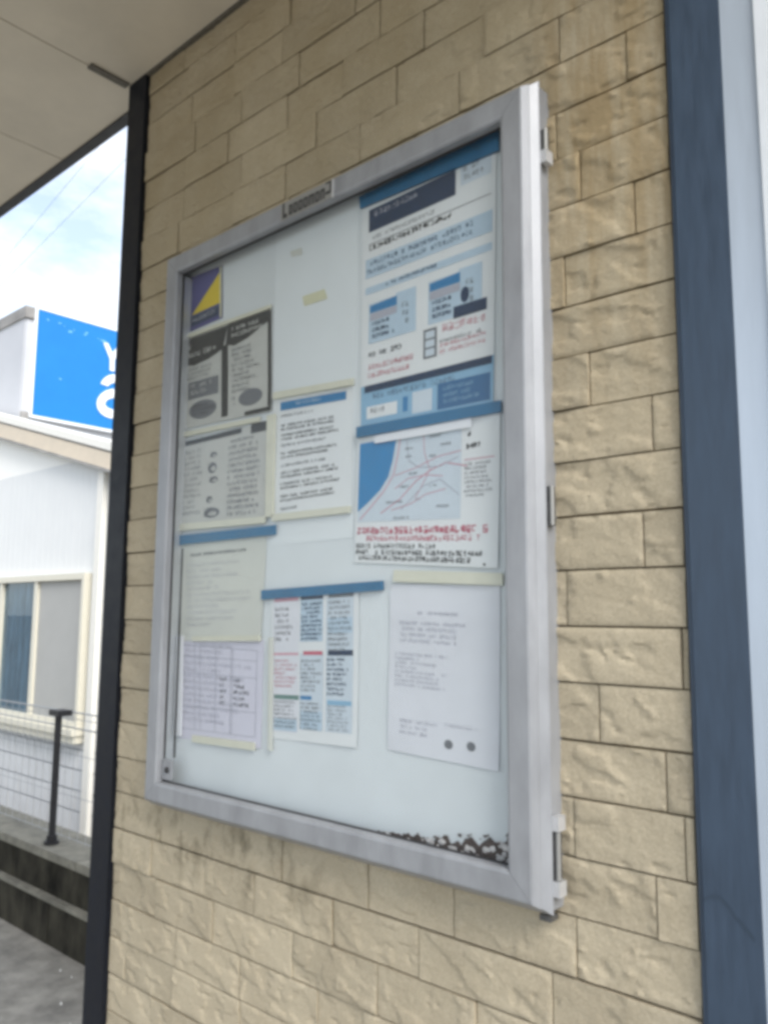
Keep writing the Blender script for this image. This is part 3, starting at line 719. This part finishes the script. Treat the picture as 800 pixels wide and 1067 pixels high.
# map sheet
P = Paper('area_map', 'map sheet with deep blue sea corner and red and black lettering below', 'map', [(373, 457), (521, 428), (519, 592), (369, 586)], M['p_white'], y=-0.0190, seed=11)
P.block('map_land', M['p_land'], .02, .04, .76, .68, .0005)
P.quad('map_sea', M['p_sea'], [(.02, .05), (.02, .60), (.10, .53), (.19, .44), (.25, .34), (.28, .22), (.305, .05)], .0008)
P.ribbon('map_route', M['p_pink'], [(.335, .05), (.315, .2), (.29, .33), (.22, .45), (.12, .57), (.04, .66)], .0048, .001)
P.ribbon('map_route', M['p_pink'], [(.20, .62), (.34, .52), (.45, .40), (.55, .33), (.66, .29), (.80, .33)], .0042, .001)
P.ribbon('map_route', M['p_pink'], [(.30, .34), (.45, .30), (.60, .24), (.76, .22)], .003, .001); P.ribbon('map_route', M['p_pink'], [(.50, .05), (.51, .2), (.55, .33), (.45, .52)], .003, .001)
P.ribbon('map_route', M['p_faint'], [(.35, .60), (.50, .44), (.62, .40), (.75, .52)], .003, .001)
P.ribbon('map_route', M['p_pink'], [(.30, .44), (.40, .37), (.52, .36), (.64, .38)], .003, .001); P.ribbon('map_route', M['p_faint'], [(.38, .08), (.40, .24), (.47, .30), (.62, .31), (.74, .26)], .003, .001); P.ribbon('map_route', M['p_pink'], [(.28, .60), (.42, .56), (.52, .50), (.66, .47)], .003, .001)
for (u, v, w) in ((.37, .14, .09), (.36, .20, .08), (.54, .08, .12), (.54, .22, .07), (.33, .42, .08), (.24, .53, .18), (.40, .33, .09), (.55, .43, .08), (.62, .15, .1), (.60, .58, .1), (.30, .65, .12), (.45, .52, .07)):
    P.text('map_names', M['p_ink'], u, v, u + w, v + .028, 1, seed=int(u * 100), bold=.18, off=.0012)
P.text('side_text', M['p_black'], .80, .10, .84, .15, 1, seed=70, bold=.25); P.text('side_text', M['p_black'], .79, .18, .95, .235, 1, seed=71, bold=.25); P.block('side_rule', M['p_pink'], .78, .285, .97, .292); P.text('side_text', M['p_ink'], .78, .31, .97, .55, 8, seed=72, bold=.14, fill=(.7, 1))
P.text('red_lettering', M['p_red'], .02, .725, .97, .785, 1, seed=73, bold=.22, lead=.85, fill=(1, 1)); P.text('red_lettering', M['p_red'], .09, .79, .90, .84, 1, seed=74, bold=.16, lead=.8, fill=(1, 1))
P.text('black_lettering', M['p_black'], .01, .85, .60, .89, 1, seed=75, bold=.18, lead=.85, fill=(1, 1)); P.text('black_lettering', M['p_black'], .01, .895, .95, .985, 2, seed=76, bold=.2, lead=.8, fill=(.88, 1), skip=.05)
P.disc('pin', M['p_black'], .92, 1.05 - .07, .008, .008)
P.done()
# lilac letter lower right
P = Paper('lilac_letter', 'faded lilac letter with two grey stamps near its lower right corner', 'letter', [(407, 609), (521, 610), (520, 804), (404, 781)], M['p_lilac'], y=-0.0180, seed=12, curl=0.0022)
P.text('text_lines', M['p_faint'], .28, .16, .68, .19, 1, seed=80, bold=.2); P.text('text_lines', M['p_faint'], .10, .22, .80, .36, 4, seed=81, bold=.13, fill=(.75, 1)); P.text('text_lines', M['p_faint'], .06, .41, .62, .62, 8, seed=82, bold=.14, fill=(.4, 1)); P.text('text_lines', M['p_faint'], .12, .80, .50, .90, 3, seed=83, bold=.14); P.text('text_lines', M['p_faint'], .52, .79, .86, .82, 1, seed=84, bold=.1)
for u in (.575, .77): P.disc('stamp', M['p_ink'], u, .905 - .01 * (u > .6), .038, .026); P.disc('stamp_centre', M['p_ink'], u, .905 - .01 * (u > .6), .02, .012, .0009)
P.done()
# strips and magnet bars
G1 = 'blue magnet bars holding papers'
bar('magnet_bar', 'dark blue magnet bar along the top edge of the board at the upper right', [(374, 205), (519, 136), (519, 156), (375, 217)], M['bar_blue'], group=G1)
bar('magnet_bar', 'blue magnet bar between the tall blue poster and the map sheet', [(371, 445), (521, 417), (521, 429), (371, 456)], M['bar_blue'], group=G1, y0=-0.0262, y1=-0.0212)
bar('magnet_bar', 'blue magnet bar above the cream letter at the left edge', [(185, 558), (286, 547), (286, 557), (185, 568)], M['bar_blue'], group=G1)
bar('magnet_bar', 'blue magnet bar above the coloured listing, low in the middle', [(272, 615), (398, 605), (398, 615), (272, 625)], M['bar_blue'], group=G1)
G2 = 'cream magnet strips along paper edges'
bar('paper_strip', 'cream strip above the blue headed letter', [(284, 409), (367, 394), (367, 401), (284, 416)], M['bar_cream'], cat='strip', group=G2)
bar('paper_strip', 'cream strip below the blue headed letter', [(283, 536), (364, 527), (364, 534), (283, 543)], M['bar_cream'], cat='strip', group=G2)
bar('paper_strip', 'upright cream strip between the grey notice and the blue headed letter', [(278, 433), (286, 431), (284, 538), (276, 539)], M['bar_cream'], cat='strip', group=G2)
bar('paper_strip', 'cream strip at the foot of the grey two-column notice', [(186, 546), (276, 538), (275, 545), (186, 553)], M['bar_cream'], cat='strip', group=G2)
bar('paper_strip', 'cream strip between the cream letter and the lavender sheet', [(200, 663), (270, 662), (270, 668), (200, 668)], M['bar_cream'], cat='strip', group=G2)
bar('paper_strip', 'cream strip at the foot of the lavender sheet', [(200, 766), (264, 774), (264, 782), (200, 773)], M['bar_cream'], cat='strip', group=G2)
bar('paper_strip', 'upright cream strip left of the coloured listing', [(279.5, 664), (283, 664), (282, 783), (278.5, 781)], M['p_cream'], cat='strip', group=G2)
bar('paper_strip', 'wide cream strip between the map sheet and the lilac letter', [(410, 594), (523, 597), (523, 610), (409, 606)], M['bar_cream'], cat='strip', group=G2)
bar('paper_strip', 'thin cream strip above the black and white poster', [(193, 349), (282, 317), (282, 321), (193, 353)], M['bar_cream'], cat='strip', group=G2, y0=-.0225)
bar('paper_strip', 'cream strip between the black and white poster and the grey notice', [(192, 450), (270, 434), (270, 439), (192, 455)], M['bar_cream'], cat='strip', group=G2, y0=-.0225)
bar('white_strip', 'upright white plastic strip at the left edge of the lavender sheet', [(184, 662), (190, 662), (188, 767), (181, 766)], M['bar_white'], cat='strip')
bar('white_strip', 'white paper slip tucked under the blue bar over the map', [(390, 454), (491, 435), (491, 445), (390, 462)], M['bar_white'], cat='slip', y0=-0.0235, y1=-0.0225)
for q, lb in (([(302, 262), (314, 258), (315, 265), (304, 268)], 'small pale mark high on the blank white sheet'), ([(315, 309), (338, 301), (341, 311), (317, 319)], 'yellowed tape mark in the middle of the blank white sheet')):
    P = Paper('tape_mark', lb, 'tape', q, M['tape' if q[0][0] > 310 else 'p_cream'], y=-0.0176, curl=0.0002, group='old tape marks'); P.done()

# ================================================================ retaining wall with fence
RY = 0.824
rw = empty('retaining_wall', (-4, RY + 0.12, 0), 'low mossy concrete block retaining wall behind the corner post', 'wall')
x = -7.2
while x < -1.0:
    w = 0.88
    boxo('concrete_block', x + 0.004, x + w - 0.004, RY, RY + 0.24, 0.0, 0.176, M['mossy'], rw, bevel=0.006)
    boxo('concrete_block', x + 0.45, x + 0.45 + w - 0.008, RY + 0.028, RY + 0.24, 0.179, 0.345, M['mossy'], rw, bevel=0.006)
    boxo('coping_stone', x + 0.2, x + 0.2 + w - 0.006, RY + 0.010, RY + 0.26, 0.347, 0.385, M['ledge'], rw, bevel=0.005)
    boxo('ledge_strip', x + 0.1, x + 0.1 + w - 0.006, RY - 0.006, RY + 0.027, 0.1775, 0.196, M['ledge'], rw, bevel=0.004)
    x += w
fc = empty('mesh_fence', (-4, RY + 0.12, 0.385), 'grey wire mesh fence with black posts on the retaining wall', 'fence')
FY = RY + 0.13
for px in (-5.85, -3.835, -1.82):
    bm = bmesh.new(); tube(bm, (px, FY - 0.055, 0.40), (px, FY - 0.055, 0.985), 0.0165, 14)
    po = world_obj('fence_post', bm, M['black'], fc, smooth=False)
    bm = bmesh.new(); tube(bm, (px, FY - 0.055, 0.386), (px, FY - 0.055, 0.400), 0.034, 16); tube(bm, (px, FY - 0.055, 0.401), (px, FY - 0.055, 0.425), 0.024, 14)
    world_obj('post_foot', bm, M['black'], po)
    boxo('post_cap', px - 0.047, px + 0.047, FY - 0.082, FY - 0.012, 0.972, 0.998, M['black'], po, bevel=0.006)
bm = bmesh.new()
for i in range(int((7.0 - 1.2) / 0.075)):
    xx = -7.0 + 0.075 * i; tube(bm, (xx, FY, 0.40), (xx, FY, 0.985), 0.0011, 5)
for zz in (0.41, 0.60, 0.79, 0.955, 0.985): tube(bm, (-7.0, FY + 0.003, zz), (-1.2, FY + 0.003, zz), 0.0018, 5)
world_obj('wire_mesh', bm, M['wire'], fc, kind='stuff')
for zz in (0.915, 0.988):
    bm = bmesh.new(); tube(bm, (-7.0, FY - 0.006, zz), (-1.2, FY - 0.006, zz), 0.004, 8); world_obj('top_wire', bm, M['wire'], fc)

# ================================================================ white building behind
HY = 2.54
def hp(u, v, y=HY):
    p = at(u, v, y); return p
hb = empty('white_building', (-9, HY, LOW), 'white sided building with a sloping beige roof edge and shuttered window', 'building')
r0, r1 = hp(0, 455), hp(118, 490)
sl = (r1.z - r0.z) / (r1.x - r0.x)
rz = lambda x: r0.z + sl * (x - r0.x)           # underside of the verge
XL, XR = -13.0, -5.9
zs = hp(0, 500).z
# facade in two tones: siding colour up to the break, paler above it
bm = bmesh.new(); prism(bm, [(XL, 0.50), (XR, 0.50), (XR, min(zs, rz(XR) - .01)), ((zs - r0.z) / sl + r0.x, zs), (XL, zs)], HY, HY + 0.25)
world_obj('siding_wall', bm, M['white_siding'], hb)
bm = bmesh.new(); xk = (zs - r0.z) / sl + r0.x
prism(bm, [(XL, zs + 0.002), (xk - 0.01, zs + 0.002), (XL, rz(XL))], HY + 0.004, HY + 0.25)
world_obj('upper_facade', bm, M['upper_pale'], hb)
# lower tiled wall, rows of pale blocks
boxo('wall_core', XL, XR, HY + 0.02, HY + 0.25, LOW, 0.497, mat('tile_grout', (0.33, 0.34, 0.36), 0.8), hb)
tr = random.Random(5); nt_ = 0
for row in range(7):
    for i in range(21):
        x0 = -8.85 + 0.131 * i + (0.0655 if row % 2 else 0); zt0 = -0.68 + 0.167 * row
        if x0 + .131 > XR: continue
        boxo('wall_tile', x0 + .006, x0 + .125, HY + tr.uniform(0, .004), HY + 0.0195, zt0 + .007, zt0 + .160, M['tile'], hb)
# thin vertical battens on the siding
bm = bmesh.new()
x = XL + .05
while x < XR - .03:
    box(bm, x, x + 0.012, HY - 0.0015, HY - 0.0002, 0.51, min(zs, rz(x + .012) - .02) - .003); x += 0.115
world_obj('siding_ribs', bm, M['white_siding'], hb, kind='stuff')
# verge: dark drip, beige fascia, pale capping (the roof falls to the right and to the back)
def verge(name, d0, d1, y0, y1, m_):
    bm = bmesh.new(); prism(bm, [(XL, rz(XL) + d0), (XR + .1, rz(XR + .1) + d0), (XR + .1, rz(XR + .1) + d1), (XL, rz(XL) + d1)], y0, y1)
    return world_obj(name, bm, m_, hb)
top_d = hp(0, 432).z - r0.z
verge('drip_edge', -0.012, 0.012, HY - 0.115, HY + 0.25, M['panel_cap'])
verge('fascia', 0.0125, top_d * 0.62, HY - 0.10, HY + 0.25, M['soffit'])
verge('fascia_groove', top_d * 0.625, top_d * 0.70, HY - 0.085, HY + 0.25, M['panel_cap'])
verge('roof_capping', top_d * 0.705, top_d, HY - 0.11, HY + 0.25, M['fascia'])
bm = bmesh.new()
v = [bm.verts.new(p) for p in ((XL, HY + .25, rz(XL) + top_d - .005), (XR + .1, HY + .25, rz(XR + .1) + top_d - .005), (XR + .1, HY + 5, rz(XR + .1) + top_d - 1.1), (XL, HY + 5, rz(XL) + top_d - 1.1))]
v2 = [bm.verts.new(q.co - Vector((0, 0, .12))) for q in v]
bm.faces.new(v); bm.faces.new(v2[::-1])
for i in range(4): bm.faces.new((v[i], v2[i], v2[(i + 1) % 4], v[(i + 1) % 4]))
world_obj('roof', bm, M['rooftop'], hb)
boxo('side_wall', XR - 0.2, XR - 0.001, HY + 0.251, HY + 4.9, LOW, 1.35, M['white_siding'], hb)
boxo('downpipe', hp(100, 650).x, hp(106, 650).x, HY - 0.05, HY - 0.005, LOW, rz(hp(106, 650).x) - .03, M['fascia'], hb, bevel=0.01)
# window
a0, a1 = hp(-12, 604), hp(97, 597); b1 = hp(97, 762)
wx0, wx1 = a0.x, a1.x; wz1 = a1.z; wz0 = hp(50, 752).z
wn = empty('window', (Vector(((wx0 + wx1) / 2, HY, wz0)) - wloc(hb))); wn.parent = hb
t_ = 0.055
for nm, q in (('window_frame', (wx0, wx1, wz1 - t_, wz1)), ('window_frame', (wx0, wx0 + t_, wz0, wz1 - t_ - .001)), ('window_frame', (wx1 - t_ * .8, wx1, wz0, wz1 - t_ - .001)), ('window_frame', (wx0 + t_ + .001, wx1 - t_ * .8 - .001, wz0, wz0 + .05))):
    boxo(nm, q[0], q[1], HY - 0.075, HY - 0.0045, q[2], q[3], M['cream'], wn, bevel=0.004)
mx_ = hp(42, 650).x; xg = hp(7, 650).x
boxo('sash_stile', mx_ - .03, mx_ + .035, HY - 0.06, HY - 0.0045, wz0 + .051, wz1 - t_ - .001, M['cream'], wn, bevel=0.004)
boxo('sash_stile', xg - .07, xg, HY - 0.06, HY - 0.0045, wz0 + .051, wz1 - t_ - .001, M['cream'], wn, bevel=0.004)
boxo('screen_panel', mx_ + .036, wx1 - t_ * .8 - .001, HY - 0.035, HY - 0.02, wz0 + .051, wz1 - t_ - .001, M['shutter'], wn)
boxo('glass_pane', xg + .001, mx_ - .031, HY - 0.030, HY - 0.026, wz0 + .051, wz1 - t_ - .001, M['pane'], wn)
bm = bmesh.new(); nn_ = 40; xa, xb = wx0 + t_, mx_ - .03
pr_ = [(xa + (xb - xa) * i / nn_, HY - 0.014 + 0.006 * math.sin(i * 1.1)) for i in range(nn_ + 1)]
lo_ = [bm.verts.new((px, py, wz0 + .051)) for px, py in pr_]; up_ = [bm.verts.new((px, py, wz1 - t_)) for px, py in pr_]
for i in range(nn_): bm.faces.new((lo_[i], lo_[i + 1], up_[i + 1], up_[i]))
world_obj('curtain', bm, M['curtain'], wn, smooth=True)
boxo('sill', wx0 - .05, wx1 + .03, HY - 0.13, HY - 0.0045, wz0 - .05, wz0 - .001, M['cream'], wn, bevel=0.004)
boxo('sill_apron', wx0 - .03, wx1 + .01, HY - 0.10, HY - 0.0045, wz0 - .115, wz0 - .051, M['cream'], wn, bevel=0.004)

# ================================================================ roof sign and rear block
SX = -8.9
def sp(u, v):
    d = RIGHT * ((u - 400) / F_PX) + DOWN * ((v - 533.5) / F_PX) + FWD
    return CAM + d * ((SX - CAM.x) / d.x)
zt_, zb_ = 0.383 * 8.9 + 1.45, 0.246 * 8.9 + 1.45
yl = sp(35, 380).y
blk = empty('rear_block', (SX - 1.5, 5, LOW), 'grey panelled upper block rising behind the white building', 'building')
boxo('block_wall', SX - 3, SX - 0.02, HY + 0.30, 9.0, LOW, zt_ - 0.12, M['grey_panel'], blk)
boxo('wall_panel', SX - 0.0195, SX, HY + 0.31, yl - 0.03, zb_ + .03, zt_ - 0.13, M['grey_panel'], blk, bevel=.004)
boxo('parapet_cap', SX - 3.02, SX + 0.03, HY + 0.28, yl - 0.02, zt_ - 0.118, zt_ + 0.01, M['panel_cap'], blk)
boxo('base_flashing', SX - 0.0195, SX + 0.03, HY + 0.31, yl - .03, zb_ - 0.06, zb_ + .028, M['panel_cap'], blk)
boxo('corner_strip', SX - 0.0195, SX + 0.006, yl - 0.028, yl - 0.006, zb_ + .03, zt_ - .13, M['panel_cap'], blk)
sg = empty('shop_sign', (SX, (yl + 7.5) / 2, zb_), 'weathered bright blue sign board with white letters on the roofline', 'sign')
boxo('sign_panel', SX - 0.018, SX + 0.05, yl, 7.5, zb_, zt_, M['sign_blue'], sg)
e = .03
for q in ((yl - .004, 7.5, zt_ + .0005, zt_ + e), (yl - .004, 7.5, zb_ - e, zb_ - .0005), (yl - e, yl - .0045, zb_ - e, zt_ + e)):
    boxo('sign_edge', SX - 0.018, SX + 0.055, q[0], q[1], q[2], q[3], M['sign_white'], sg)
def sign_shape(name, polys):
    bm = bmesh.new()
    for poly in polys:
        pts = [sp(u, v) for u, v in poly]
        a = [bm.verts.new((SX + 0.0515, p.y, p.z)) for p in pts]; b = [bm.verts.new((SX + 0.060, p.y, p.z)) for p in pts]
        bm.faces.new(a); bm.faces.new(b[::-1])
        for i in range(len(a)): bm.faces.new((a[i], b[i], b[(i + 1) % len(a)], a[(i + 1) % len(a)]))
    world_obj(name, bm, M['sign_white'], sg)
# letter Y
sign_shape('sign_letter', [[(105.5, 358), (110, 358.5), (115, 369), (120, 361.5), (124.5, 362.5), (117, 376), (116.8, 388), (112.2, 387), (112.3, 375)]])
def arc(cx, cy, rx, ry, t0, t1, w, n_=14):
    out_ = []; inn = []
    for i in range(n_ + 1):
        t = math.radians(t0 + (t1 - t0) * i / n_)
        out_.append((cx + rx * math.cos(t), cy - ry * math.sin(t))); inn.append((cx + (rx - w) * math.cos(t), cy - (ry - w * 1.1) * math.sin(t)))
    return [[out_[i], out_[i + 1], inn[i + 1], inn[i]] for i in range(n_)]
sign_shape('sign_letter', arc(117, 405, 15, 14, 18, 162, 8))
sign_shape('sign_letter', arc(117, 421.5, 18.5, 15.5, 40, 320, 8.5))
# flaked paint
bm = bmesh.new(); fr_ = random.Random(11)
for i in range(14):
    if fr_.random() < .6: u, v = fr_.uniform(42, 122), 0; v = 326 + (u - 40) * .33 + abs(fr_.gauss(0, 5)) + 3
    else: u = fr_.uniform(50, 122); v = fr_.uniform(395, 440)
    p = sp(u, v)
    if p.z > zt_ - .02 or p.z < zb_ + .02: continue
    s = fr_.uniform(.006, .02); k = 7
    ring = [bm.verts.new((SX + 0.0507, p.y + s * fr_.uniform(.6, 2.0) * math.cos(6.283 * q / k), p.z + s * fr_.uniform(.4, 1.1) * math.sin(6.283 * q / k))) for q in range(k)]
    bm.faces.new(ring)
world_obj('flaked_paint', bm, mat('flaked_sign_paint', (0.16, 0.45, 0.76), 0.6), sg, kind='stuff')

# ================================================================ power lines
for (p, q), lb in ((((9, 266), (87, 172)), 'thin overhead power line, left of the two'), (((32, 266), (125, 172)), 'thin overhead power line, right of the two')):
    a, b = at(*p, 14), at(*q, 14); d = b - a
    A, B = a - d * 3, b + d * 4
    bm = bmesh.new(); pts = []
    for i in range(25):
        t = i / 24; pt = A.lerp(B, t); pts.append(pt)
    for s_, e_ in zip(pts[:-1], pts[1:]): tube(bm, s_, e_, 0.0065, 6)
    tag(world_obj('power_line', bm, M['line']), lb, 'power line', 'overhead power lines')
